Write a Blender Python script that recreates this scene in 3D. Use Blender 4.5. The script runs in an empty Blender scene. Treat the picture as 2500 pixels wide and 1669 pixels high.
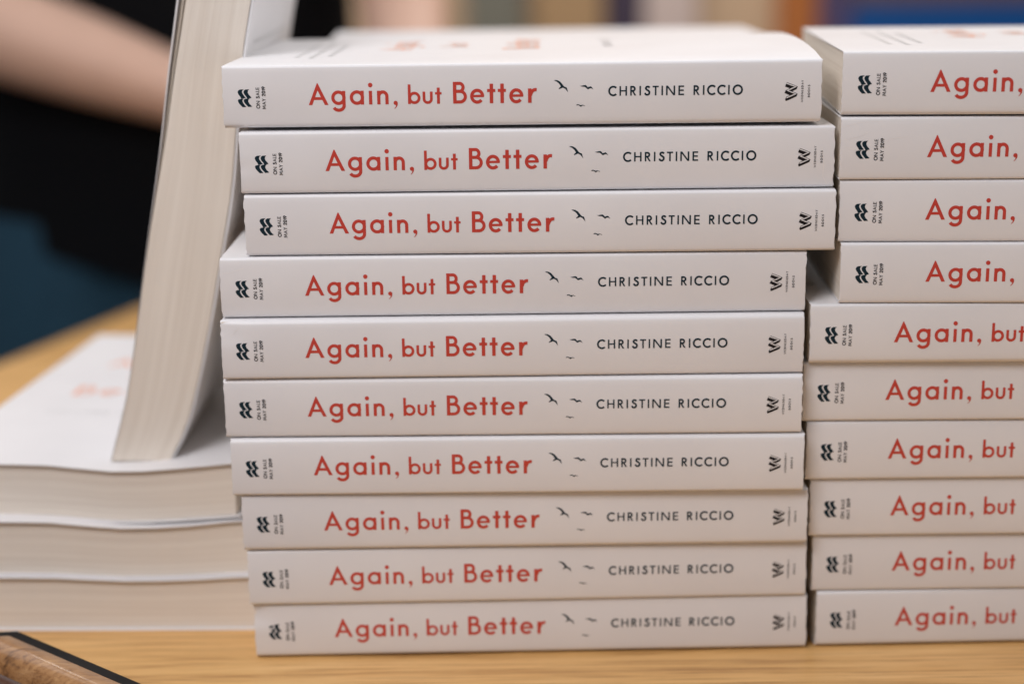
import bpy, bmesh, math, random
from mathutils import Vector, Matrix

# ------------------------------------------------------------------ camera, world, lamps, exposure
SC = bpy.context.scene
COL = SC.collection
S = 0.001                                     # everything below is written in millimetres
RAD = math.radians

cam_d = bpy.data.cameras.new('camera')
cam = bpy.data.objects.new('camera', cam_d)
COL.objects.link(cam)
_R = Vector((0.99990279, -0.00859078, -0.01098219))
_U = Vector((0.01276207, 0.24664087, 0.96902292))
_F = Vector((0.005616, 0.96906887, -0.24672653))
M = Matrix.Identity(4)
for i in range(3):
    M[i][0], M[i][1], M[i][2] = _R[i], _U[i], -_F[i]
M[0][3], M[1][3], M[2][3] = 0.10116, -0.56694, 0.26794
cam.matrix_world = M
cam_d.sensor_width = 36.0
cam_d.lens = 56.705
cam_d.clip_start = 0.02
cam_d.clip_end = 60.0
cam_d.dof.use_dof = True
cam_d.dof.focus_distance = 0.570
cam_d.dof.aperture_fstop = 3.5
cam_d.dof.aperture_blades = 0
SC.camera = cam

world = bpy.data.worlds.new('World')
SC.world = world
world.use_nodes = True
wbg = world.node_tree.nodes['Background']
wbg.inputs['Color'].default_value = (0.97, 0.95, 1.0, 1)
wbg.inputs['Strength'].default_value = 0.16


def area(name, loc, target, sx, sy, power, color):
    d = bpy.data.lights.new(name, 'AREA')
    d.shape = 'RECTANGLE'
    d.size, d.size_y = sx, sy
    d.energy = power
    d.color = color
    o = bpy.data.objects.new(name, d)
    COL.objects.link(o)
    o.location = loc
    o.rotation_euler = (Vector(target) - Vector(loc)).to_track_quat('-Z', 'Y').to_euler()
    return o


area('ceiling_lamp', (0.10, 0.45, 1.70), (0.1, 0.45, 0.0), 3.4, 2.2, 25.0, (0.985, 0.99, 1.0))
area('room_lamp', (-0.36, -0.70, 0.96), (0.0, 0.05, 0.12), 0.55, 0.45, 9.2, (1.0, 0.965, 0.985))
area('back_lamp', (0.1, 1.7, 1.6), (0.2, 2.6, 0.1), 2.4, 0.8, 42.0, (1.0, 0.93, 0.86))

area('side_lamp', (1.25, 0.45, 0.85), (0.0, 0.1, 0.25), 0.7, 0.5, 3.8, (1.0, 0.98, 0.97))

SC.view_settings.view_transform = 'Standard'
SC.view_settings.look = 'None'
SC.view_settings.exposure = 0.0
SC.view_settings.gamma = 1.0
SC.view_settings.use_curve_mapping = False
SC.render.engine = 'CYCLES'
SC.cycles.max_bounces = 8
SC.cycles.use_denoising = True


# ------------------------------------------------------------------ helpers
def lin(r, g, b):
    f = lambda c: (c / 255 / 12.92) if c / 255 <= 0.04045 else ((c / 255 + 0.055) / 1.055) ** 2.4
    return (f(r), f(g), f(b), 1.0)


def new_mat(name):
    m = bpy.data.materials.new(name)
    m.use_nodes = True
    nt = m.node_tree
    return m, nt, nt.nodes['Principled BSDF']


def plain(name, col, rough=0.5, spec=0.5, noise=0.0, scale=60, bump=0.0):
    m, nt, p = new_mat(name)
    p.inputs['Roughness'].default_value = rough
    p.inputs['Specular IOR Level'].default_value = spec
    tc = nt.nodes.new('ShaderNodeTexCoord')
    nz = nt.nodes.new('ShaderNodeTexNoise')
    nz.inputs['Scale'].default_value = scale
    nz.inputs['Detail'].default_value = 5
    nt.links.new(tc.outputs['Object'], nz.inputs['Vector'])
    mx = nt.nodes.new('ShaderNodeMix')
    mx.data_type = 'RGBA'
    k = 1 - noise
    mx.inputs['A'].default_value = (col[0] * k, col[1] * k, col[2] * k, 1)
    mx.inputs['B'].default_value = (min(1, col[0] * (1 + noise * .5)), min(1, col[1] * (1 + noise * .5)), min(1, col[2] * (1 + noise * .5)), 1)
    nt.links.new(nz.outputs['Fac'], mx.inputs['Factor'])
    nt.links.new(mx.outputs['Result'], p.inputs['Base Color'])
    if bump:
        b = nt.nodes.new('ShaderNodeBump')
        b.inputs['Strength'].default_value = bump
        b.inputs['Distance'].default_value = 0.001
        nt.links.new(nz.outputs['Fac'], b.inputs['Height'])
        nt.links.new(b.outputs['Normal'], p.inputs['Normal'])
    return m


def cover_material():
    m, nt, p = new_mat('white_cover_stock')
    L = nt.links
    tc = nt.nodes.new('ShaderNodeTexCoord')
    oi = nt.nodes.new('ShaderNodeObjectInfo')
    ad = nt.nodes.new('ShaderNodeVectorMath'); ad.operation = 'ADD'
    sc = nt.nodes.new('ShaderNodeVectorMath'); sc.operation = 'SCALE'
    sc.inputs['Scale'].default_value = 7.0
    cb = nt.nodes.new('ShaderNodeCombineXYZ')
    for k in 'XYZ':
        L.new(oi.outputs['Random'], cb.inputs[k])
    L.new(cb.outputs[0], sc.inputs[0])
    L.new(tc.outputs['Object'], ad.inputs[0])
    L.new(sc.outputs[0], ad.inputs[1])
    n1 = nt.nodes.new('ShaderNodeTexNoise'); n1.inputs['Scale'].default_value = 22; n1.inputs['Detail'].default_value = 6
    n2 = nt.nodes.new('ShaderNodeTexNoise'); n2.inputs['Scale'].default_value = 900; n2.inputs['Detail'].default_value = 3
    L.new(ad.outputs[0], n1.inputs['Vector'])
    L.new(ad.outputs[0], n2.inputs['Vector'])
    r = nt.nodes.new('ShaderNodeValToRGB')
    r.color_ramp.elements[0].position = .3
    r.color_ramp.elements[0].color = (.745, .735, .747, 1)
    r.color_ramp.elements[1].position = .7
    r.color_ramp.elements[1].color = (.785, .776, .787, 1)
    L.new(n1.outputs['Fac'], r.inputs['Fac'])
    L.new(r.outputs['Color'], p.inputs['Base Color'])
    rr = nt.nodes.new('ShaderNodeMapRange')
    rr.inputs['To Min'].default_value = .36
    rr.inputs['To Max'].default_value = .5
    L.new(n1.outputs['Fac'], rr.inputs['Value'])
    L.new(rr.outputs[0], p.inputs['Roughness'])
    p.inputs['Specular IOR Level'].default_value = .45
    b1 = nt.nodes.new('ShaderNodeBump'); b1.inputs['Strength'].default_value = .25; b1.inputs['Distance'].default_value = .0012
    b2 = nt.nodes.new('ShaderNodeBump'); b2.inputs['Strength'].default_value = .06; b2.inputs['Distance'].default_value = .0002
    L.new(n1.outputs['Fac'], b1.inputs['Height'])
    L.new(n2.outputs['Fac'], b2.inputs['Height'])
    L.new(b1.outputs['Normal'], b2.inputs['Normal'])
    L.new(b2.outputs['Normal'], p.inputs['Normal'])
    return m


def page_material():
    m, nt, p = new_mat('cream_page_edges')
    L = nt.links
    uv = nt.nodes.new('ShaderNodeUVMap'); uv.uv_map = 'leaf'
    mp = nt.nodes.new('ShaderNodeMapping')
    mp.inputs['Scale'].default_value = (2.0, 130.0, 1.0)
    L.new(uv.outputs[0], mp.inputs['Vector'])
    n1 = nt.nodes.new('ShaderNodeTexNoise'); n1.inputs['Scale'].default_value = 1.0; n1.inputs['Detail'].default_value = 4; n1.inputs['Roughness'].default_value = .7
    L.new(mp.outputs[0], n1.inputs['Vector'])
    mp2 = nt.nodes.new('ShaderNodeMapping')
    mp2.inputs['Scale'].default_value = (1.2, 9.0, 1.0)
    L.new(uv.outputs[0], mp2.inputs['Vector'])
    n2 = nt.nodes.new('ShaderNodeTexNoise'); n2.inputs['Scale'].default_value = 1.0; n2.inputs['Detail'].default_value = 3
    L.new(mp2.outputs[0], n2.inputs['Vector'])
    av = nt.nodes.new('ShaderNodeMath'); av.operation = 'MULTIPLY_ADD'; av.inputs[1].default_value = .55
    md = nt.nodes.new('ShaderNodeMath'); md.operation = 'MULTIPLY'; md.inputs[1].default_value = .45
    L.new(n2.outputs['Fac'], md.inputs[0])
    L.new(n1.outputs['Fac'], av.inputs[0])
    L.new(md.outputs[0], av.inputs[2])
    r = nt.nodes.new('ShaderNodeValToRGB')
    r.color_ramp.elements[0].position = .30
    r.color_ramp.elements[0].color = (.68, .60, .515, 1)
    r.color_ramp.elements[1].position = .62
    r.color_ramp.elements[1].color = (.85, .785, .70, 1)
    L.new(av.outputs[0], r.inputs['Fac'])
    L.new(r.outputs['Color'], p.inputs['Base Color'])
    p.inputs['Roughness'].default_value = .85
    p.inputs['Specular IOR Level'].default_value = .15
    b = nt.nodes.new('ShaderNodeBump'); b.inputs['Strength'].default_value = .5; b.inputs['Distance'].default_value = .0004
    L.new(n1.outputs['Fac'], b.inputs['Height'])
    L.new(b.outputs['Normal'], p.inputs['Normal'])
    return m


def wood_material(name, dark, mid, light, rough, gscale, ring=1.0, coat=0.0, rot=0.0):
    m, nt, p = new_mat(name)
    L = nt.links
    tc = nt.nodes.new('ShaderNodeTexCoord')
    mp = nt.nodes.new('ShaderNodeMapping')
    mp.inputs['Scale'].default_value = gscale
    mp.inputs['Rotation'].default_value = (0, 0, rot)
    L.new(tc.outputs['Object'], mp.inputs['Vector'])
    n1 = nt.nodes.new('ShaderNodeTexNoise'); n1.inputs['Scale'].default_value = 1.0; n1.inputs['Detail'].default_value = 7; n1.inputs['Roughness'].default_value = .62; n1.inputs['Distortion'].default_value = .6
    L.new(mp.outputs[0], n1.inputs['Vector'])
    mp2 = nt.nodes.new('ShaderNodeMapping')
    mp2.inputs['Scale'].default_value = tuple(g * q for g, q in zip(gscale, (2.6, 5.0, 5.0)))
    mp2.inputs['Rotation'].default_value = (0, 0, rot)
    L.new(tc.outputs['Object'], mp2.inputs['Vector'])
    n2 = nt.nodes.new('ShaderNodeTexNoise'); n2.inputs['Scale'].default_value = 1.0; n2.inputs['Detail'].default_value = 4; n2.inputs['Roughness'].default_value = .7
    L.new(mp2.outputs[0], n2.inputs['Vector'])
    r = nt.nodes.new('ShaderNodeValToRGB')
    e = r.color_ramp.elements
    e[0].position = .30; e[0].color = (*dark, 1)
    e[1].position = .72; e[1].color = (*light, 1)
    q = e.new(.47); q.color = (*mid, 1)
    L.new(n1.outputs['Fac'], r.inputs['Fac'])
    r2 = nt.nodes.new('ShaderNodeValToRGB')
    r2.color_ramp.elements[0].position = .33; r2.color_ramp.elements[0].color = (.62, .55, .48, 1)
    r2.color_ramp.elements[1].position = .50; r2.color_ramp.elements[1].color = (1, 1, 1, 1)
    L.new(n2.outputs['Fac'], r2.inputs['Fac'])
    mx = nt.nodes.new('ShaderNodeMix'); mx.data_type = 'RGBA'; mx.blend_type = 'MULTIPLY'
    mx.inputs['Factor'].default_value = ring
    L.new(r.outputs['Color'], mx.inputs['A'])
    L.new(r2.outputs['Color'], mx.inputs['B'])
    L.new(mx.outputs['Result'], p.inputs['Base Color'])
    p.inputs['Roughness'].default_value = rough
    p.inputs['Coat Weight'].default_value = coat
    p.inputs['Coat Roughness'].default_value = .12
    b = nt.nodes.new('ShaderNodeBump'); b.inputs['Strength'].default_value = .12; b.inputs['Distance'].default_value = .0004
    L.new(n2.outputs['Fac'], b.inputs['Height'])
    L.new(b.outputs['Normal'], p.inputs['Normal'])
    return m


MAT = {
    'cover': cover_material(),
    'page': page_material(),
    'red': plain('red_print', (.56, .050, .032), .36, .6, .10, 400),
    'navy': plain('navy_print', (.004, .020, .032), .6, .2, .15, 400),
    'ink': plain('black_print', (.010, .008, .010), .6, .2, .15, 400),
    'white': plain('white_print', (.75, .735, .74), .42, .4, .03, 400),
    'orange': plain('orange_print', (.86, .43, .30), .42, .4, .10, 300),
    'grey': plain('grey_print', (.63, .63, .63), .42, .4, .10, 300),
    'crease': plain('crease_fibre', (.86, .83, .81), .7, .2, .08, 300),
    'oak': wood_material('light_oak_laminate', (.36, .175, .055), (.67, .39, .145), (.78, .49, .21), .42, (6, 110, 110), .95, rot=-.03),
    'walnut': wood_material('polished_brown_wood', (.09, .036, .013), (.34, .165, .060), (.52, .29, .125), .30, (40, 190, 190), .9, .8, rot=.68),
    'dkwood': wood_material('dark_brown_wood', (.03, .011, .006), (.065, .022, .011), (.10, .038, .02), .35, (20, 80, 80), .5, .4),
    'black': plain('black_trim', (.007, .007, .008), .65, .2, .2, 200, .05),
    'shirt': plain('black_cotton', (.006, .0065, .008), .9, .1, .2, 300, .2),
    'jeans': plain('blue_denim', (.026, .075, .12), .85, .2, .35, 90, .3),
    'skin': plain('skin', (.72, .47, .36), .5, .35, .08, 40),
    'hair': plain('brown_hair', (.03, .016, .010), .55, .4, .3, 200, .3),
    'eye': plain('eye', (.04, .03, .025), .2, .5),
    'floor': plain('carpet', (.17, .14, .125), .95, .1, .3, 120, .3),
    'wall': plain('beige_wall', (.50, .355, .235), .8, .2, .08, 3),
    'blue': plain('blue_board', (.0, .06, .23), .5, .4, .15, 4),
    'purple': plain('purple_board', (.075, .055, .12), .5, .4, .15, 4),
    'orangeboard': plain('orange_board', (.38, .125, .03), .5, .4, .15, 4),
    'plum': plain('plum_board', (.050, .036, .06), .6, .3, .2, 4),
    'umber': plain('umber_board', (.13, .075, .06), .6, .3, .2, 4),
    'sage': plain('sage_board', (.16, .155, .125), .6, .3, .2, 4),
    'lilac': plain('lilac_board', (.52, .42, .385), .6, .3, .1, 4),
    'brownb': plain('brown_board', (.36, .23, .12), .6, .3, .2, 4),
}


class MB:
    """collects polygons in millimetres and links them as one mesh object"""
    def __init__(self):
        self.v, self.f, self.m, self.uv = [], [], [], {}

    def add(self, p):
        self.v.append(tuple(p))
        return len(self.v) - 1

    def face(self, idx, mat=0, uv=None):
        self.f.append(tuple(idx))
        self.m.append(mat)
        if uv:
            self.uv[len(self.f) - 1] = uv

    def box(self, x0, x1, y0, y1, z0, z1, mat=0):
        b = len(self.v)
        for z in (z0, z1):
            for x, y in ((x0, y0), (x1, y0), (x1, y1), (x0, y1)):
                self.add((x, y, z))
        for q in ((3, 2, 1, 0), (4, 5, 6, 7), (0, 1, 5, 4), (1, 2, 6, 5), (2, 3, 7, 6), (3, 0, 4, 7)):
            self.face([b + k for k in q], mat)

    def build(self, name, mats, parent=None, smooth=None, recalc=False, bevel=0):
        me = bpy.data.meshes.new(name)
        me.from_pydata([(x * S, y * S, z * S) for x, y, z in self.v], [], self.f)
        for m in (mats if isinstance(mats, (list, tuple)) else [mats]):
            me.materials.append(m)
        me.polygons.foreach_set('material_index', self.m)
        if self.uv:
            lay = me.uv_layers.new(name='leaf')
            for fi, uvs in self.uv.items():
                for li, c in zip(me.polygons[fi].loop_indices, uvs):
                    lay.data[li].uv = c
        if recalc:
            bm = bmesh.new(); bm.from_mesh(me)
            bmesh.ops.recalc_face_normals(bm, faces=bm.faces)
            bm.to_mesh(me); bm.free()
        if smooth is not None:
            me.polygons.foreach_set('use_smooth', [True] * len(me.polygons))
            me.set_sharp_from_angle(angle=RAD(smooth))
        me.update()
        o = bpy.data.objects.new(name, me)
        COL.objects.link(o)
        if parent:
            o.parent = parent
        if bevel:
            md = o.modifiers.new('bevel', 'BEVEL')
            md.width = bevel * S; md.segments = 3; md.limit_method = 'ANGLE'
        return o


def tag(o, label=None, cat=None, group=None, kind=None):
    if label: o['label'] = label
    if cat: o['category'] = cat
    if group: o['group'] = group
    if kind: o['kind'] = kind
    return o


def empty(name, loc, rz=0.0, ry=0.0):
    o = bpy.data.objects.new(name, None)
    COL.objects.link(o)
    o.location = tuple(c * S for c in loc)
    o.rotation_euler = (0, ry, rz)
    o.empty_display_size = .02
    return o


# ------------------------------------------------------------------ lettering (drawn as strokes)
def arc(cx, cy, rx, ry, a0, a1, n=22):
    return [(cx + rx * math.cos(RAD(a0 + (a1 - a0) * k / n)), cy + ry * math.sin(RAD(a0 + (a1 - a0) * k / n))) for k in range(n + 1)]


def ring(cx, cy, rx, ry, w):
    return ('s', arc(cx, cy, rx, ry, 0, 360, 32), w)


def ln(w, *pts):
    return ('s', list(pts), w)


def quad(a, b, c, d):
    return ('q', a, b, c, d)


def rect(x0, x1, y0, y1):
    return ('q', (x0, y0), (x1, y0), (x1, y1), (x0, y1))


def poly(*pts):
    return ('p', list(pts))


W_ = .165
CAPS = {   # glyph: (width, pieces), cap height 1
    'A': (.93, [quad((0, 0), (.17, 0), (.488, .8), (.415, 1)), quad((.93, 0), (.755, 0), (.38, .8), (.455, 1)), poly((.415, 1), (.435, .9), (.455, 1)), quad((.235, .235), (.69, .235), (.64, .365), (.285, .365))]),
    'B': (.65, [rect(0, .16, 0, 1), ('s', [(.08, .927), (.20, .927), (.31, .927)] + arc(.31, .745, .165, .182, 90, -90, 14) + [(.08, .563)], .146), ('s', [(.08, .563), (.33, .563)] + arc(.33, .318, .245, .245, 90, -90, 16) + [(.08, .073)], .146)]),
    'C': (.84, [('s', arc(.525, .5, .445, .45, 45, 315, 26), W_)]),
    'D': (.80, [rect(0, W_, 0, 1), ('s', [(.08, .92), (.30, .92)] + arc(.30, .5, .42, .42, 90, -90, 18) + [(.08, .08)], W_)]),
    'E': (.60, [rect(0, W_, 0, 1), rect(.1, .60, .85, 1), rect(.1, .57, .43, .58), rect(.1, .60, 0, .15)]),
    'H': (.80, [rect(0, W_, 0, 1), rect(.635, .80, 0, 1), rect(.1, .7, .44, .58)]),
    'I': (.165, [rect(0, W_, 0, 1)]),
    'K': (.72, [rect(0, W_, 0, 1), quad((.16, .36), (.16, .60), (.46, 1), (.67, 1)), quad((.24, .54), (.52, 0), (.72, 0), (.36, .66))]),
    'L': (.52, [rect(0, W_, 0, 1), rect(.1, .52, 0, .15)]),
    'M': (1.06, [quad((0, 0), (.165, 0), (.29, 1), (.13, 1)), quad((1.06, 0), (.895, 0), (.77, 1), (.93, 1)), quad((.13, 1), (.29, 1), (.60, .16), (.46, .16)), quad((.93, 1), (.77, 1), (.46, .16), (.60, .16))]),
    'N': (.96, [rect(0, W_, 0, 1), rect(.795, .96, 0, 1), quad((.0, 1), (.20, 1), (.96, 0), (.76, 0))]),
    'O': (1.06, [ring(.53, .5, .45, .45, W_)]),
    'R': (.635, [rect(0, W_, 0, 1), ('s', [(.08, .92), (.18, .92), (.27, .92)] + arc(.27, .71, .215, .21, 90, -90, 14) + [(.08, .5)], .16), quad((.16, .5), (.34, .5), (.65, 0), (.455, 0))]),
    'S': (.66, [('s', [(.585, .80), (.53, .88), (.45, .92), (.36, .925), (.26, .89), (.20, .80), (.205, .70), (.28, .615), (.38, .555), (.48, .49), (.56, .40), (.575, .29), (.54, .17), (.45, .09), (.34, .065), (.23, .09), (.15, .16), (.10, .27)], W_)]),
    'T': (.655, [rect(0, .655, .845, 1), rect(.245, .41, 0, .9)]),
    'W': (1.22, [quad((0, 1), (.17, 1), (.40, 0), (.29, 0)), quad((.62, 1), (.54, .86), (.29, 0), (.42, 0)), quad((.60, 1), (.68, .86), (.93, 0), (.80, 0)), quad((1.22, 1), (1.05, 1), (.82, 0), (.93, 0))]),
    'Y': (.80, [rect(.317, .483, 0, .5), quad((0, 1), (.19, 1), (.483, .44), (.317, .44)), quad((.80, 1), (.61, 1), (.317, .44), (.483, .44))]),
    '0': (.70, [ring(.35, .5, .27, .43, W_)]),
    '1': (.34, [rect(.17, .335, 0, 1), quad((0, .78), (.06, .66), (.2, .8), (.2, .98))]),
    '2': (.62, [('s', [(.09, .70), (.11, .80), (.19, .90), (.31, .925), (.43, .89), (.50, .78), (.49, .67), (.42, .55), (.10, .10)], W_), rect(.02, .62, 0, .15)]),
    '9': (.66, [ring(.33, .66, .25, .265, W_), quad((.15, 0), (.345, 0), (.62, .56), (.47, .50))]),
    ' ': (.42, []),
}
LOW = {
    'g': (.664, [ring(.335, .325, .262, .262, .15), rect(.512, .664, -.03, .64), ('s', arc(.333, -.03, .255, .222, 0, -152, 18), .152)]),
    'a': (.661, [ring(.335, .325, .262, .262, .15), rect(.511, .661, 0, .64)]),
    'i': (.155, [rect(0, .152, 0, .63), poly(*arc(.076, .895, .105, .105, 0, 345, 20))]),
    'n': (.535, [rect(0, .152, 0, .63), ('s', arc(.268, .375, .19, .195, 175, 0, 16) + [(.458, .2), (.458, 0)], .152)]),
    ',': (.20, [poly(*arc(.10, .06, .098, .098, 0, 345, 18)), poly((.198, .06), (.12, -.03), (.10, -.12), (.035, -.2), (.05, -.215), (.14, -.13), (.19, -.04))]),
    'b': (.583, [rect(0, .13, 0, .903), ring(.30, .282, .220, .220, .128)]),
    'u': (.47, [('s', [(.063, .565), (.063, .4)] + arc(.235, .225, .172, .165, 180, 360, 16) + [(.407, .4), (.407, .565)], .125)]),
    't': (.307, [rect(.087, .222, 0, .745), rect(0, .307, .43, .537)]),
    'e': (.656, [('s', arc(.328, .328, .255, .272, -4, 320, 30), .15), rect(.10, .64, .285, .395)]),
    'T': (.38, [rect(.118, .281, 0, .898), rect(0, .38, .515, .655)]),
    'r': (.42, [rect(0, .165, 0, .66), ('s', [(.11, .34), (.15, .46), (.20, .54), (.27, .59), (.34, .605), (.405, .60)], .15)]),
}
# measured left edge of every letter of the title, in mm from the first
TITLE = [('A', 0, CAPS), ('g', 408, LOW), ('a', 738, LOW), ('i', 1080, LOW), ('n', 1226, LOW), (',', 1515, LOW), ('b', 1776, LOW), ('u', 2038, LOW), ('t', 2260, LOW),
         ('B', 2580, CAPS), ('e', 2885, LOW), ('T', 3188, LOW), ('T', 3378, LOW), ('e', 3582, LOW), ('r', 3915, LOW)]
AUTHOR = [('C', 83), ('H', 258), ('R', 428), ('I', 573), ('S', 645), ('T', 780), ('I', 920), ('N', 993), ('E', 1187), ('R', 1425), ('I', 1573), ('C', 1640), ('C', 1800), ('I', 1970), ('O', 2043)]


class Print:
    """flat printed shapes laid on a surface; put(u, v, lift) gives the 3D point"""
    def __init__(self, put, step=1.3):
        self.mb, self.put, self.k, self.step = MB(), put, 0, step

    def _lift(self):
        self.k += 1
        return .05 + .0015 * (self.k % 40)

    def strip(self, left, right, mat=0):
        l = self._lift()
        prev = None
        for a, b in zip(left, right):
            cur = (self.mb.add(self.put(*a, l)), self.mb.add(self.put(*b, l)))
            if prev:
                self.mb.face((prev[0], prev[1], cur[1], cur[0]), mat)
            prev = cur

    def stroke(self, pts, w, mat=0):
        closed = math.dist(pts[0], pts[-1]) < 1e-4
        P = []
        for a, b in zip(pts[:-1], pts[1:]):
            n = max(1, int(math.dist(a, b) / self.step))
            for k in range(n):
                P.append((a[0] + (b[0] - a[0]) * k / n, a[1] + (b[1] - a[1]) * k / n))
        P.append(pts[-1])
        L, R = [], []
        n = len(P)
        for k in range(n):
            if closed:
                a, b, c = P[(k - 1) % (n - 1)], P[k % (n - 1)], P[(k + 1) % (n - 1)]
            else:
                a, b, c = P[max(0, k - 1)], P[k], P[min(n - 1, k + 1)]
            d1 = Vector((b[0] - a[0], b[1] - a[1])); d2 = Vector((c[0] - b[0], c[1] - b[1]))
            if d1.length < 1e-9: d1 = d2
            if d2.length < 1e-9: d2 = d1
            d1.normalize(); d2.normalize()
            t = d1 + d2
            if t.length < 1e-6: t = d1
            t.normalize()
            nr = Vector((-t.y, t.x))
            m = w / 2 / max(.5, nr.dot(Vector((-d1.y, d1.x))))
            L.append((b[0] + nr.x * m, b[1] + nr.y * m))
            R.append((b[0] - nr.x * m, b[1] - nr.y * m))
        self.strip(R, L, mat)

    def quadr(self, a, b, c, d, mat=0):
        n = max(1, int(max(math.dist(a, d), math.dist(b, c)) / self.step))
        lerp = lambda p, q, t: (p[0] + (q[0] - p[0]) * t, p[1] + (q[1] - p[1]) * t)
        self.strip([lerp(a, d, k / n) for k in range(n + 1)], [lerp(b, c, k / n) for k in range(n + 1)], mat)

    def polyg(self, pts, mat=0):
        l = self._lift()
        self.mb.face([self.mb.add(self.put(*p, l)) for p in pts], mat)

    def glyph(self, pieces, ou, ov, h, ang=0, mat=0, fat=1.0):
        ca, sa = math.cos(ang), math.sin(ang)
        T = lambda p: (ou + (p[0] * ca - p[1] * sa) * h, ov + (p[0] * sa + p[1] * ca) * h)
        for q in pieces:
            if q[0] == 's':
                self.stroke([T(p) for p in q[1]], q[2] * h * fat, mat)
            elif q[0] == 'q':
                self.quadr(*[T(p) for p in q[1:]], mat)
            else:
                self.polyg([T(p) for p in q[1]], mat)

    def run(self, text, ou, ov, h, length, ang=0, mat=0, fat=1.0):
        ws = [CAPS[c][0] for c in text]
        gap = (length / h - sum(ws)) / max(1, len(text) - 1)
        x = 0
        for c, w in zip(text, ws):
            self.glyph(CAPS[c][1], ou + math.cos(ang) * x * h, ov + math.sin(ang) * x * h, h, ang, mat, fat)
            x += w + gap


def spine_prints(put, parent):
    """all the printing on one spine, u along the spine from the head, v up from its lower edge"""
    t = Print(put)
    for c, x, tab in TITLE:
        t.glyph(tab[c][1], 30.15 + x / 50.75, 7.75, 7.5)
    t.mb.build('title_lettering', MAT['red'], parent)
    a = Print(put)
    for c, x in AUTHOR:
        a.glyph(CAPS[c][1], 133.6 + x / 45.1, 9.85, 3.3, fat=1.18)
    a.mb.build('author_lettering', MAT['navy'], parent)
    b = Print(put)
    B = lambda pts: b.polyg([(111.95 + x / 101.5, 17.79 - y / 99.5) for x, y in pts])
    B([(445, 235), (520, 228), (590, 240), (680, 290), (745, 365), (800, 435), (770, 490), (690, 500), (690, 440), (640, 360), (560, 290)])
    B([(800, 435), (850, 470), (900, 480), (920, 530), (955, 660), (900, 590), (850, 530), (770, 490)])
    B([(690, 455), (770, 490), (690, 520), (630, 545), (620, 520)])
    B([(1370, 435), (1440, 432), (1510, 415), (1580, 410), (1620, 445), (1655, 490), (1640, 550), (1590, 500), (1540, 470), (1450, 465)])
    B([(1655, 490), (1700, 470), (1765, 457), (1800, 490), (1855, 570), (1790, 525), (1730, 520), (1690, 550), (1640, 550)])
    B([(1240, 1100), (1265, 1073), (1325, 1068), (1370, 1090), (1410, 1100), (1405, 1160), (1370, 1130), (1320, 1100), (1260, 1108)])
    B([(1410, 1100), (1460, 1090), (1500, 1100), (1560, 1122), (1540, 1135), (1480, 1110), (1440, 1130), (1405, 1160)])
    b.mb.build('bird_motif', MAT['navy'], parent)
    e = Print(put)
    E_ = lambda pts: e.polyg([(5.28 + (x - 235) / 73.8, 13.55 - (y - 425) / 71.4) for x, y in pts])
    E_([(335, 432), (405, 432), (365, 455), (350, 490), (360, 530), (400, 590), (445, 645), (400, 650), (325, 662), (300, 610), (260, 560), (238, 505), (250, 465), (285, 440)])
    E_([(440, 435), (545, 430), (510, 460), (500, 510), (520, 555), (570, 610), (590, 645), (540, 650), (480, 660), (455, 610), (410, 555), (390, 505), (400, 465)])
    E_([(320, 664), (395, 662), (365, 680), (350, 710), (362, 755), (400, 815), (447, 868), (350, 873), (300, 825), (250, 765), (233, 710), (250, 680)])
    E_([(455, 660), (548, 655), (510, 685), (500, 730), (530, 790), (600, 860), (495, 868), (445, 815), (400, 760), (384, 710), (402, 675)])
    e.mb.build('wave_emblem', MAT['navy'], parent)
    d = Print(put)
    d.run('ON SALE', 12.95, 6.75, 1.25, 7.3, math.pi / 2, fat=1.4)
    d.run('MAY 2019', 15.05, 6.5, 1.25, 7.85, math.pi / 2, fat=1.4)
    d.mb.build('sale_date_lettering', MAT['ink'], parent)
    w = Print(put)
    Wc = lambda x, y: (192.9 + x / 116, 16.58 - y / 115)
    zig = [(545, 350), (930, 490), (590, 635), (935, 775), (562, 928)]
    for k in range(7):
        q = k / 6
        w.stroke([Wc(x - 40 * q, y + 95 * q) for x, y in zig], .70, 0)
    w.stroke([Wc(x, y) for x, y in zig], .36, 1)
    w.run('WEDNESDAY', 203.55, 7.0, .72, 7.55, math.pi / 2, fat=1.5)
    w.run('BOOKS', 205.85, 8.7, .72, 4.15, math.pi / 2, fat=1.5)
    w.mb.build('imprint_logo', [MAT['ink'], MAT['white']], parent)


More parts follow.
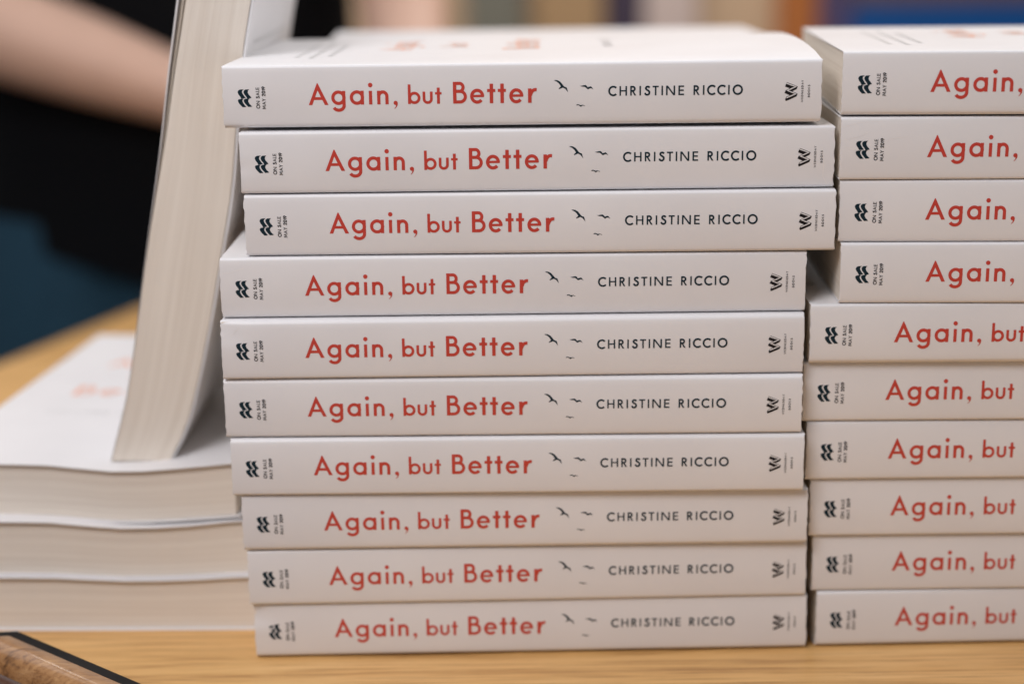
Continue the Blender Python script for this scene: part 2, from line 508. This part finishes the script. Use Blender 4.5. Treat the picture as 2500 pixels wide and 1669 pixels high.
def cover_prints(put, parent, rng, D, front=True, dw=0):
    """printing on the front cover: u along the spine from the head, w away from the spine"""
    if front:
        o = Print(lambda u, w, l: put(u, w, l), 3.0)
        for word, base, w0, h in (('Again,', 62, 66, 13.5), ('but', 83, 84, 12), ('BeTTer', 112, 66, 15)):
            x = 0
            for c in word:
                wd, pc = (CAPS if c.isupper() and c != 'T' else LOW)[c]
                o.glyph(pc, base, w0 + dw + x * h, h, math.pi / 2, 0, .75)
                x += wd + .13
        o.mb.build('title_lettering', MAT['orange'], parent)
        g = Print(lambda u, w, l: put(u, w, l), 4.0)
        for u0, wa, wb in ((22, 34, 108), (28, 30, 112), (34, 40, 100)):
            x = wa
            while x < wb:
                l = rng.uniform(3, 9)
                g.quadr((u0, x), (u0, x + l), (u0 - 1.6, x + l), (u0 - 1.6, x))
                x += l + 1.6
        g.mb.build('blurb_lettering', MAT['grey'], parent)
        n = Print(lambda u, w, l: put(u, w, l), 4.0)
        n.run('CHRISTINE RICCIO', 140, 56 + dw * .8, 3.6, 52, math.pi / 2, fat=.7)
        n.mb.build('author_lettering', MAT['grey'], parent)
    else:
        g = Print(lambda u, w, l: put(u, w, l), 4.0)
        for k in range(24):
            u0 = 40 + k * 5.0
            x = 16
            end = D - 16 - (rng.uniform(10, 60) if k % 6 == 5 else rng.uniform(0, 6))
            while x < end and k % 6 != 0:
                l = rng.uniform(3, 10)
                g.quadr((u0, x), (u0, x + l), (u0 - 1.3, x + l), (u0 - 1.3, x))
                x += l + 1.6
        g.mb.build('blurb_lettering', MAT['grey'], parent)


# ------------------------------------------------------------------ one paperback
def make_book(name, label, group, loc, yaw=0.0, tilt=0.0, seed=0, T=21.75, D=140.0, BL=210.0, deform=None, bulge=.65,
              rb=1.05, rt=1.0, prints=True, art=None, arch=0.0, dents=(), creases=(), nx=48, loose=False, recess=.25):
    rng = random.Random(seed)
    root = empty(name, loc, RAD(yaw), RAD(-tilt))
    tag(root, label, 'book', group)
    ph = [rng.uniform(0, 6.28) for _ in range(6)]
    am = [rng.uniform(.04, .12) for _ in range(3)]

    def wob(x):
        return am[0] * math.sin(x / 61 + ph[0]) + am[1] * math.sin(x / 27 + ph[1]) * .5

    def lift(x, y):
        if not arch: return 0.0
        s = min(1, max(0, (x - 95) / 110)); s = s * s * (3 - 2 * s)
        return arch * s * math.sin(math.pi * min(1, max(0, y / D)) ** .95) ** .8

    def base(x, y, z):
        """resting shape: spine bulge, small wobble of the spine, corner dents"""
        f = max(0.0, 1 - y / 12.0)
        q = (z - T / 2) / (T / 2)
        yy = y - f * (bulge * max(0.0, 1 - q * q) + wob(x))
        for (dx, dz, r, dep) in dents:
            d = math.hypot(x - dx, z - dz)
            if d < r:
                yy += f * dep * (1 - d / r) ** 1.5
        zz = z
        if z > T - 1.0: zz = z + lift(x, y)
        return (x, yy, zz)

    dfm = deform or (lambda p: p)
    P = lambda x, y, z: dfm(base(x, y, z))

    # cover: a bent sheet of card round the block
    th = .55 if loose else .38
    prof = []
    ny = 10 if (deform or arch) else 4
    for k in range(ny):
        prof.append((D - (D - rb) * k / ny, 0.0, 0))
    for k in range(6):
        a = math.pi / 2 * k / 5
        prof.append((rb - rb * math.sin(a), rb - rb * math.cos(a), 1))
    nz = 12
    for k in range(1, nz):
        prof.append((0.0, rb + (T - rb - rt) * k / nz, 1))
    for k in range(6):
        a = math.pi / 2 * k / 5
        prof.append((rt - rt * math.cos(a), T - rt + rt * math.sin(a), 1))
    for k in range(1, ny + 1):
        prof.append((rt + (D - rt) * k / ny, T, 2))
    n = len(prof)
    inner = []
    for k in range(n):
        a, c = prof[max(0, k - 1)], prof[min(n - 1, k + 1)]
        t = Vector((c[0] - a[0], c[1] - a[1])).normalized()
        inner.append((prof[k][0] + t.y * th, prof[k][1] - t.x * th))
    mb = MB()
    rows = []
    for i in range(nx + 1):
        x = BL * i / nx
        row = []
        for j in range(n):
            xe = x
            if i in (0, nx):   # the trimmed ends of the card are a little frayed at the spine
                xe += (1 if i else -1) * rng.uniform(-.32, .26) * (1.0 if prof[j][0] < 6 else .25)
            row.append(mb.add(P(xe, prof[j][0], prof[j][1])))
        for j in range(n):
            xe = x
            row.append(mb.add(P(xe, inner[j][0], inner[j][1])))
        rows.append(row)
    for i in range(nx):
        for j in range(n - 1):
            a, b = rows[i], rows[i + 1]
            mb.face((a[j], b[j], b[j + 1], a[j + 1]))
            mb.face((a[n + j], a[n + j + 1], b[n + j + 1], b[n + j]))
        for j in (0, n - 1):
            a, b = rows[i], rows[i + 1]
            q = (a[j], a[n + j], b[n + j], b[j])
            mb.face(q if j == 0 else q[::-1])
    for i in (0, nx):
        r = rows[i]
        for j in range(n - 1):
            q = (r[j], r[j + 1], r[n + j + 1], r[n + j])
            mb.face(q if i == 0 else q[::-1])
    cover = mb.build('cover', MAT['cover'], root, smooth=38, recalc=True)

    # page block
    pb = MB()

    def leafbox(y0, y1, t0, t1, x0, x1, ntz, nux, nuy):
        z0, z1 = th + .12 + (T - 2 * th - .24) * t0, th + .12 + (T - 2 * th - .24) * t1
        ids = {}

        def g(i, j, k):
            if (i, j, k) not in ids:
                x = x0 + (x1 - x0) * i / nux; y = y0 + (y1 - y0) * j / nuy; z = z0 + (z1 - z0) * k / ntz
                ids[(i, j, k)] = pb.add(dfm((x, y, z)))
            return ids[(i, j, k)]
        V = lambda k: t0 + (t1 - t0) * k / ntz
        U = lambda i: x0 / 200 + (x1 - x0) / 200 * i / nux
        Uy = lambda j: 3 + (y1 - y0) / 200 * j / nuy
        for k in range(ntz):
            for i in range(nux):
                for j, o in ((0, 0), (nuy, 1)):
                    q = [(i, j, k), (i + 1, j, k), (i + 1, j, k + 1), (i, j, k + 1)]
                    if o: q = q[::-1]
                    pb.face([g(*c) for c in q], 0, [(U(c[0]), V(c[2])) for c in q])
            for j in range(nuy):
                for i, o in ((0, 1), (nux, 0)):
                    q = [(i, j, k), (i, j + 1, k), (i, j + 1, k + 1), (i, j, k + 1)]
                    if o: q = q[::-1]
                    pb.face([g(*c) for c in q], 0, [(Uy(c[1]), V(c[2])) for c in q])
        for i in range(nux):
            for j in range(nuy):
                for k, o in ((0, 1), (ntz, 0)):
                    q = [(i, j, k), (i + 1, j, k), (i + 1, j + 1, k), (i, j + 1, k)]
                    if o: q = q[::-1]
                    pb.face([g(*c) for c in q], 0, [(U(c[0]), V(c[2])) for c in q])

    bx = 24 if deform else 2
    by = 10 if deform else 2
    if loose:
        for t0, t1 in ((.972, .978), (.936, .950), (.907, .914)):
            leafbox(.8, D - rng.uniform(.9, 2.2), t0, t1, .4, BL - .4, 1, bx, by)
        leafbox(.8, D + .25, .004, .885, .4, BL - .4, 3, bx, by)
    else:
        leafbox(.8, D - recess, 0, 1, recess, BL - recess, 3, bx, by)
    pb.build('page_block', MAT['page'], root, recalc=True)

    if prints:
        spine_prints(lambda u, v, l: dfm((lambda b: (b[0], b[1] - l, b[2]))(base(u, 0.0, v * (T / 21.6) + .1))), cover)
    if art == 'front':
        cover_prints(lambda u, w, l: dfm((u, w, T + lift(u, w) + l)), cover, rng, D, True, -40 if deform else 0)
    elif art == 'back':
        cover_prints(lambda u, w, l: dfm((u, w, -l)), cover, rng, D, False)
    if creases:
        c = Print(lambda u, v, l: dfm((lambda b: (b[0], b[1] - l, b[2]))(base(u, 0.0, v))))
        for pts, w in creases:
            c.stroke(pts, w)
        c.mb.build('crease', MAT['crease'], cover)
    return root


# ------------------------------------------------------------------ setting
def slab(name, pts, z0, z1, mat, parent=None, bevel=0):
    m = MB()
    a = [m.add((x, y, z1)) for x, y in pts]
    b = [m.add((x, y, z0)) for x, y in pts]
    m.face(a); m.face(b[::-1])
    k = len(pts)
    for i in range(k):
        j = (i + 1) % k
        m.face((b[i], b[j], a[j], a[i]))
    return m.build(name, mat, parent, recalc=True, bevel=bevel)


FLOOR = -740
tag(slab('floor', [(-2600, -1800), (2800, -1800), (2800, 2700), (-2600, 2700)], FLOOR - 40, FLOOR, MAT['floor']), kind='structure')
wl = slab('wall', [(-2600, 2600), (2800, 2600), (2800, 2700), (-2600, 2700)], FLOOR, 1900, MAT['wall'])
tag(wl, 'plain beige wall far behind the book stacks', 'wall')


def board(x0, x1, z0, z1, mat, label, name='display_board', cat='board', y=2560):
    m = MB()
    m.box(x0, x1, y, 2598, z0, z1)
    o = m.build(name, mat, None, bevel=3)
    return tag(o, label, cat)


board(775, 1500, -150, 126, MAT['blue'], 'large deep blue board on the wall behind the right stack')
board(775, 1500, 129, 420, MAT['umber'], 'dim brown board on the wall just above the blue one')
board(712, 772, -150, 420, MAT['purple'], 'narrow purple board along the left side of the blue one')
board(635, 709, -150, 420, MAT['orangeboard'], 'narrow orange board beside the purple one on the wall')
board(378, 480, -150, 420, MAT['lilac'], 'pale lilac board on the wall right of the dark plum one')
board(305, 374, -150, 420, MAT['plum'], 'dark plum board standing out on the beige wall')
board(170, 300, -150, 420, MAT['brownb'], 'brown board between the plum board and the sage one')
board(40, 150, -150, 420, MAT['sage'], 'grey green sage board beside the arm of the person')

# table
tb = empty('table', (0, 0, 0))
tag(tb, 'light oak table carrying all the stacks of books', 'table')
outline = [(-405, -60), (-255, -390), (720, -390), (930, -120), (930, 420), (620, 770), (-70, 770), (-112, 757), (-130, 722)]
slab('tabletop', outline, -28, 0, MAT['oak'], tb, bevel=3)
apr = MB()
apr.box(-180, 640, -250, 620, -110, -28.5)
apr.build('apron', MAT['oak'], tb)
for x, y in ((-150, -220), (610, -220), (610, 590), (-80, 590)):
    l = MB()
    l.box(x - 28, x + 28, y - 28, y + 28, FLOOR, -110.5)
    l.build('leg', MAT['oak'], tb, bevel=4)

# ------------------------------------------------------------------ front left stack
PT = 22.27
LEFT = [  # x0, y0, yaw, from the top
    (3.8, 5.2, -1.2), (9.0, 2.7, -.58), (9.7, 2.0, -1.2), (.15, .4, -.4), (-.34, -2.7, -.38),
    (-.5, -1.7, -1.0), (.9, -2.7, -.8), (3.6, -1.4, -.04), (4.5, -.3, .5), (5.6, 1.2, .5)]
LLAB = ['topmost paperback of the front left stack, its white front cover showing',
        'second paperback from the top of the left stack, under a dark gap',
        'third paperback from the top of the left stack, jutting out farthest right',
        'fourth paperback from the top of the left stack, set left under three shifted ones',
        'fifth paperback from the top of the left stack, crumpled upper left spine corner',
        'sixth paperback from the top of the left stack, flush under the crumpled one',
        'seventh paperback from the top of the left stack, beside the standing book foot',
        'third paperback from the bottom of the left stack, over a brown gap',
        'second paperback from the bottom of the left stack, thin crease by its right end',
        'bottom paperback of the left stack, lying on the wood with a dented corner']
for i, (x, y, yaw) in enumerate(LEFT):
    kw = {}
    if i == 0: kw = dict(art='front', arch=4.0, rb=1.7)
    if i == 1: kw = dict(dents=[(0, 9, 4, .6)], creases=[([(205.5, 14.5), (206.3, 9), (206.2, 4), (207.6, 1.5)], .16)], rb=1.2)
    if i == 2: kw = dict(rb=1.2)
    if i == 3: kw = dict(creases=[([(.6, 16.2), (4, 16.7), (8.5, 18.2)], .14)])
    if i == 4: kw = dict(rt=1.7, dents=[(0, 19, 7, 1.3), (4, 15, 4, .5)], creases=[([(1, 14.6), (4.5, 17), (6.5, 19.6)], .12)])
    if i in (5, 6): kw = dict(rt=1.5)
    if i == 7: kw = dict(rb=1.7)
    if i == 8: kw = dict(creases=[([(186, 4), (190, 7), (194, 10.5), (199, 12.6), (206, 13.4)], .14)])
    if i == 9: kw = dict(rb=1.5, dents=[(0, 18, 7, 1.4), (5, 15, 4, .6)])
    make_book('paperback_book', LLAB[i], 'books in the front left stack', (x, y, (9 - i) * PT + (1.0 if i == 0 else .55 if i == 9 else .25)), yaw, .06, seed=10 + i, **kw)

# ------------------------------------------------------------------ front right stack
RIGHT = [  # x0, y0, yaw, height of the base, thickness
    (220.5, -1.4, -4.6, 204.2, 22.0), (220.6, -1.8, -3.0, 181.5, 22.0), (221.2, -1.3, -3.3, 159.2, 22.0), (222.2, -2.4, -2.7, 137.0, 21.9), (212.1, -2.4, -1.7, 114.6, 22.1),
    (210.8, .7, -1.2, 91.9, 22.4), (212.9, 1.0, -.6, 69.0, 22.5), (215.3, 2.8, -.5, 46.0, 22.6), (217.4, 4.6, -.3, 23.1, 22.5), (219.6, 4.2, .8, .65, 22.1)]
RLAB = ['topmost paperback of the right stack, its white front cover showing',
        'second paperback from the top of the right stack, with fine creases at the corner',
        'third paperback from the top of the right stack, level with the creased one',
        'fourth paperback from the top of the right stack, beside the square dark hole',
        'fifth paperback from the top of the right stack, projecting left under the dark hole',
        'sixth paperback from the top of the right stack, under a brown wedge shadow',
        'fourth paperback from the bottom of the right stack, next to a torn cover edge',
        'third paperback from the bottom of the right stack, touching the left stack',
        'second paperback from the bottom of the right stack, beside a thin dark slit',
        'bottom paperback of the right stack, set right beside the wide dark slit']
for i, (x, y, yaw, zb, tk) in enumerate(RIGHT):
    kw = dict(T=tk)
    if i == 0: kw.update(art='front', rb=1.6)
    if i == 1: kw.update(creases=[([(0.5, 18.6), (6, 20.2), (14, 20.6)], .10), ([(1, 14.2), (7, 15.6), (10, 17.2)], .12), ([(1, 12), (5, 10.6), (11, 10.5), (17, 12)], .12), ([(13, 12.2), (18, 14.6), (23, 15.2)], .12)], rb=1.0)
    if i == 4: kw.update(rb=1.9)
    if i == 9: kw.update(rb=1.5)
    make_book('paperback_book', RLAB[i], 'books in the front right stack', (x, y, zb), yaw, .05, seed=40 + i, **kw)

# ------------------------------------------------------------------ stack behind the front left one
for k in range(10):
    lab = 'white paperback on top behind the front left stack, its cover edge blurred' if k == 9 else 'white paperback hidden low in the stack behind the front left one'
    make_book('paperback_book', lab, 'books in the stack behind', (228 - (k % 3) * .8 * (k < 9), 291 + (k % 2), k * 21.85), 180 + (1.5 if k == 9 else 0), 0, seed=70 + k,
                  prints=False, nx=8, D=135, T=21.6)

# ------------------------------------------------------------------ low stack at the left, tail edges to the camera
def low_deform(amp0, amp1, T, top=False):
    # local: x runs along the spine (head far away), y away from the spine, z up.
    pts = [(-160, .6), (-101, 1.0), (-83, .85), (-71, -.1), (-59, -1.3), (-50, -1.75), (-41, -1.65), (-28, -1.0), (-16, -.1), (-5, 1.1), (10, 1.6)]
    if top:
        pts = [(-160, .4), (-101, .2), (-83, .4), (-71, -.5), (-59, -1.6), (-50, -2.0), (-41, -1.5), (-28, -.3), (-16, 1.1), (-5, 2.6), (8, 3.2)]

    def wave(X):
        for (a, va), (b, vb) in zip(pts[:-1], pts[1:]):
            if X <= b:
                t = min(1, max(0, (X - a) / (b - a)))
                t = t * t * (3 - 2 * t)
                return va + (vb - va) * t
        return pts[-1][1]

    def f(p):
        x, y, z = p
        k = min(1, max(0, z / T))
        fade = max(0.0, 1 - (210 - x) / 150.0)
        return (x, y, z + (amp0 + (amp1 - amp0) * k) * wave(y - (131 if top else 136)) * fade)
    return f


LOWLAB = ['bottom book of the low left stack, wavy page edges on the wood',
          'middle book of the low left stack, wavy pages facing the camera',
          'top book of the low left stack, white cover under the standing book']
LT = (22.1, 22.1, 21.9)
LPOS = ((-127.9, 240.5, -1.4, 0, 140), (-129.1, 242.2, -1.4, 22.3, 140), (-110.0, 251.0, -5.5, 44.6, 128))
for k in range(3):
    rx, ry, yw, zb, dd = LPOS[k]
    # spine to the left, tail towards the camera: local +x points to the camera
    make_book('paperback_book', LOWLAB[k], 'books in the low left stack', (rx, ry, zb), -90 + yw, 0, seed=90 + k, T=LT[k], D=dd,
              deform=low_deform((0.0, .6, .8)[k], (.6, 1.1, 1.0)[k], LT[k], k == 2), prints=False, art='front' if k == 2 else None, recess=1.9, nx=40, bulge=.3)

# ------------------------------------------------------------------ book standing on the low stack, fore edge to the camera
XL = [(64, -56), (74, -53), (92, -47.3), (115, -42.6), (153, -35.4), (190, -27.9), (215, -23.9), (244, -18.4), (275, -12.6)]
XR = [(64, -32), (77, -24), (100, -17.4), (127, -10.7), (148, -6.2), (173, -.6), (200, 2.6), (223, 5.6), (244, 10.2), (275, 16.6)]


def interp(tab, z):
    if z <= tab[0][0]: return tab[0][1]
    for (a, va), (b, vb) in zip(tab[:-1], tab[1:]):
        if z <= b:
            return va + (vb - va) * (z - a) / (b - a)
    return tab[-1][1]


def smooth_interp(tab, z):
    return sum(interp(tab, z + d) for d in (-9, -4.5, 0, 4.5, 9)) / 5 if z > 72 else interp(tab, z)


STX, STY, STZ = -44.0, 45.5, 64.9


def stand_deform(p):
    x, y, z = p                     # x: from head along the spine, y: from the spine, z: through the thickness (front cover up)
    h = 207 - x                     # height above the low stack
    t = z / 22.2                    # front cover faces left, back cover faces right
    # the few leaves under the front cover gape at the top and close towards the foot
    k = min(1.0, max(0.0, (h - 70) / 130.0)); k = k * k * (3 - 2 * k)
    shut = t * .985 / .862 if t < .862 else .985 + (t - .862) * .015 / .138
    q = 1 - (t * k + shut * (1 - k))
    zz = STZ + h
    xl, xr = smooth_interp(XL, zz), smooth_interp(XR, zz)
    s = max(0.0, y / 140.0)         # 0 at the spine, 1 at the fore edge
    w = 22.2 + ((xr - xl) - 22.2) * (s ** 1.3)
    xr2 = xr - .4 * (1 - s)
    return (xr2 - w + w * q - STX, (140 - y), h)


make_book('paperback_book', 'paperback standing upright on the low stack, curved page edges to camera', None, (STX, STY, STZ), 0, 0, seed=120,
          T=22.2, deform=stand_deform, prints=False, art='back', loose=True, BL=207, nx=46, bulge=.2)

# ------------------------------------------------------------------ octagonal wooden tray at the lower left corner
def tray():
    root = empty('wooden_tray', (0, 0, 0))
    tag(root, 'polished brown wooden tray with black outer band at the table corner', 'tray')
    side = 112.0
    c0 = Vector((-84.5, 1.4))
    a0 = RAD(-39.0)
    ap = side / 2 / math.tan(RAD(22.5))
    d = Vector((math.cos(a0), math.sin(a0)))
    nrm = Vector((d.y, -d.x))                     # towards the middle
    ctr = c0 + d * side / 2 + nrm * ap
    Rv = side / 2 / math.sin(RAD(22.5))
    ang = math.atan2(c0.y - ctr.y, c0.x - ctr.x)

    def loop(inset, z):
        r = Rv - inset / math.cos(RAD(22.5))
        return [(ctr.x + r * math.cos(ang - k * math.pi / 4), ctr.y + r * math.sin(ang - k * math.pi / 4), z) for k in range(8)]

    def loft(name, prof, mat, cap=None, smooth=35):
        m = MB()
        ls = [[m.add(p) for p in loop(i, z)] for i, z in prof]
        for a, b in zip(ls[:-1], ls[1:]):
            for k in range(8):
                j = (k + 1) % 8
                m.face((a[k], a[j], b[j], b[k]))
        if cap: m.face(ls[-1])
        return m.build(name, mat, root, smooth=smooth, recalc=False)
    loft('black_band', [(.6, 0), (0, 1), (0, 12), (.5, 12.8), (5.2, 13.2), (5.2, 9)], MAT['black'])
    loft('rim', [(5.25, 9), (5.3, 13.2), (7.0, 13.8), (9.5, 14.2), (11.3, 14.0), (12.8, 13.3), (14.2, 12.1), (15.4, 10.4), (16.2, 8.2), (16.8, 4.9)], MAT['walnut'])
    loft('base', [(16.9, 4.9), (17.4, 4.7), (19, 4.6), (60, 4.5)], MAT['dkwood'], cap=True)


tray()


# ------------------------------------------------------------------ the person behind the table
def skin_figure(name, nodes, edges, mat, parent, root=0, levels=2):
    me = bpy.data.meshes.new(name)
    names = list(nodes)
    me.from_pydata([tuple(c * S for c in nodes[n][:3]) for n in names], [(names.index(a), names.index(b)) for a, b in edges], [])
    o = bpy.data.objects.new(name, me)
    COL.objects.link(o)
    md = o.modifiers.new('skin', 'SKIN')
    md.use_smooth_shade = True
    if not me.skin_vertices:
        me.skin_vertices.new()
    for k, n in enumerate(names):
        r = nodes[n][3]
        rx, ry = r if isinstance(r, tuple) else (r, r)
        me.skin_vertices[0].data[k].radius = (rx * S, ry * S)
        me.skin_vertices[0].data[k].use_root = (k == root)
    sb = o.modifiers.new('sub', 'SUBSURF')
    sb.levels = sb.render_levels = levels
    bpy.context.view_layer.update()
    dg = bpy.context.evaluated_depsgraph_get()
    nm = bpy.data.meshes.new_from_object(o.evaluated_get(dg))
    o.modifiers.clear()
    o.data = nm
    nm.materials.clear()
    nm.materials.append(mat)
    nm.polygons.foreach_set('use_smooth', [True] * len(nm.polygons))
    o.parent = parent
    return o


def chain(*n):
    return list(zip(n[:-1], n[1:]))


pr = empty('person', (-190, 960, FLOOR))
tag(pr, 'person in a black short sleeved top and blue jeans leaning behind the table', 'person')
OX, OY, OZ = 190, -960, -FLOOR      # figure coordinates below are world millimetres, shifted to the person's base


def shift(nodes):
    return {k: (v[0] + OX, v[1] + OY, v[2] + OZ, v[3]) for k, v in nodes.items()}


body = {
    'pelvis': (-190, 965, 130, (130, 95)), 'waist': (-190, 945, 260, (115, 85)), 'chest': (-190, 905, 400, (130, 95)), 'collar': (-190, 880, 490, (85, 65)),
    'neck': (-190, 865, 545, 50), 'jaw': (-190, 845, 610, (58, 66)), 'skull': (-190, 840, 680, (74, 90)), 'crown': (-190, 845, 745, (52, 62)),
    'nose': (-190, 752, 655, 12), 'rsh': (-345, 885, 480, 52), 'lsh': (-35, 885, 480, 52),
    'relb': (-398, 826, 228, 48), 'rfa': (-345, 812, 203, 47), 'rfb': (-240, 800, 167, 40), 'rwr': (-150, 792, 136, 28), 'rpalm': (-105, 788, 122, (34, 17)),
    'lelb': (20, 862, 205, 41), 'lfa': (24, 800, 165, 37), 'lwr': (28, 690, 60, 25), 'lpalm': (30, 635, 22, (34, 15)),
    'rhip': (-280, 965, 80, 88), 'rkn': (-290, 950, -300, 58), 'rank': (-285, 985, -650, 40), 'rtoe': (-285, 860, -705, 34),
    'lhip': (-105, 965, 80, 88), 'lkn': (-100, 955, -300, 58), 'lank': (-100, 985, -650, 40), 'ltoe': (-100, 860, -705, 34),
}
bed = chain('pelvis', 'waist', 'chest', 'collar', 'neck', 'jaw', 'skull', 'crown') + [('jaw', 'nose')] + chain('collar', 'rsh', 'relb', 'rfa', 'rfb', 'rwr', 'rpalm') + \
    chain('collar', 'lsh', 'lelb', 'lfa', 'lwr', 'lpalm') + chain('pelvis', 'rhip', 'rkn', 'rank', 'rtoe') + chain('pelvis', 'lhip', 'lkn', 'lank', 'ltoe')
for q, (px, py, pz), (fx, fy, fz), (sx, sy, sz) in (('r', (-105, 788, 122), (1, 0, -.25), (0, -.55, .83)), ('l', (30, 635, 22), (0, -1, -.14), (1, 0, 0))):
    for k, (off, ln_) in enumerate(((-27, 62), (-9, 74), (9, 80), (27, 70))):
        prev = q + 'palm'
        for s_, (f, r) in enumerate(((.45, 10), (.75, 9), (1.0, 8))):
            nm_ = '%sf%d%d' % (q, k, s_)
            body[nm_] = (px + sx * off + fx * (30 + ln_ * f), py + sy * off + fy * (30 + ln_ * f), pz + sz * off + fz * (30 + ln_ * f) - 6 * s_ * (q == 'r'), r)
            bed.append((prev, nm_)); prev = nm_
    prev = q + 'palm'
    for s_, (f, r) in enumerate(((25, 12), (48, 10))):
        nm_ = '%sth%d' % (q, s_)
        body[nm_] = (px - sx * (25 + f * .7) + fx * f * .6, py - sy * (25 + f * .7) + fy * f * .6, pz - sz * (25 + f * .7) + fz * f * .6, r)
        bed.append((prev, nm_)); prev = nm_
skin_figure('body', shift(body), bed, MAT['skin'], pr)


def loft_tubes(name, tubes, mat, parent, n=28):
    """closed tubes of stacked ellipse rings (x, y, z, rx, ry, slope), one garment"""
    m = MB()
    for t in tubes:
        rings = []
        for x, y, z, rx, ry, *sl in t:
            sl = sl[0] if sl else 0.0
            rings.append([m.add((x + rx * math.cos(a) + OX, y + ry * math.sin(a) + OY, z + sl * rx * math.cos(a) + 3 * math.sin(5 * a + z * .02) + OZ))
                          for a in (2 * math.pi * k / n for k in range(n))])
        for a, b in zip(rings[:-1], rings[1:]):
            for k in range(n):
                m.face((a[k], a[(k + 1) % n], b[(k + 1) % n], b[k]))
        m.face(rings[0][::-1]); m.face(rings[-1])
    return m.build(name, mat, parent, smooth=60, recalc=True)


loft_tubes('shirt', [
    [(-205, 950, -34, 180, 114, -.22), (-205, 951, 60, 177, 114, -.08), (-205, 946, 190, 172, 110), (-198, 925, 330, 166, 112), (-192, 900, 430, 166, 104), (-190, 886, 490, 158, 80), (-190, 880, 512, 120, 68), (-190, 870, 532, 70, 60)],
    [(-392, 852, 350, 60, 62), (-372, 866, 420, 66, 68), (-345, 882, 480, 66, 66), (-290, 886, 515, 56, 50)],
    [(12, 868, 350, 60, 62), (-8, 874, 420, 66, 68), (-35, 882, 480, 66, 66), (-90, 886, 515, 56, 50)]], MAT['shirt'], pr)
loft_tubes('jeans', [
    [(-200, 958, -120, 165, 92), (-200, 955, 0, 172, 100), (-200, 955, 120, 160, 96)],
    [(-285, 985, -655, 60, 60), (-296, 955, -320, 78, 78), (-302, 950, -130, 102, 100), (-290, 955, 20, 100, 98)],
    [(-100, 985, -655, 60, 60), (-102, 958, -320, 78, 78), (-108, 952, -130, 100, 98), (-115, 955, 20, 98, 96)]], MAT['jeans'], pr)
hair = {'a': (-190, 865, 720, (78, 84)), 'b': (-190, 905, 665, (72, 60)), 'c': (-190, 920, 570, (66, 36)), 'd': (-190, 925, 480, (48, 22))}
skin_figure('hair', shift(hair), chain('a', 'b', 'c', 'd'), MAT['hair'], pr)
for sx in (-30, 30):
    m = MB()
    cx, cy, cz, r = -190 + sx + OX, 764 + OY, 668 + OZ, 11
    rings = []
    for i in range(9):
        t = math.pi * i / 8
        rings.append([m.add((cx + r * math.sin(t) * math.cos(a * .7854), cy + r * math.sin(t) * math.sin(a * .7854), cz + r * math.cos(t))) for a in range(8)])
    for a, b in zip(rings[:-1], rings[1:]):
        for k in range(8):
            m.face((a[k], b[k], b[(k + 1) % 8], a[(k + 1) % 8]))
    m.build('eye', MAT['eye'], pr, smooth=60)
for sx in (-285, -100):
    m = MB()
    m.box(sx - 45 + OX, sx + 45 + OX, 800 + OY, 1030 + OY, 0, 75)
    m.build('shoe', MAT['black'], pr, bevel=25)
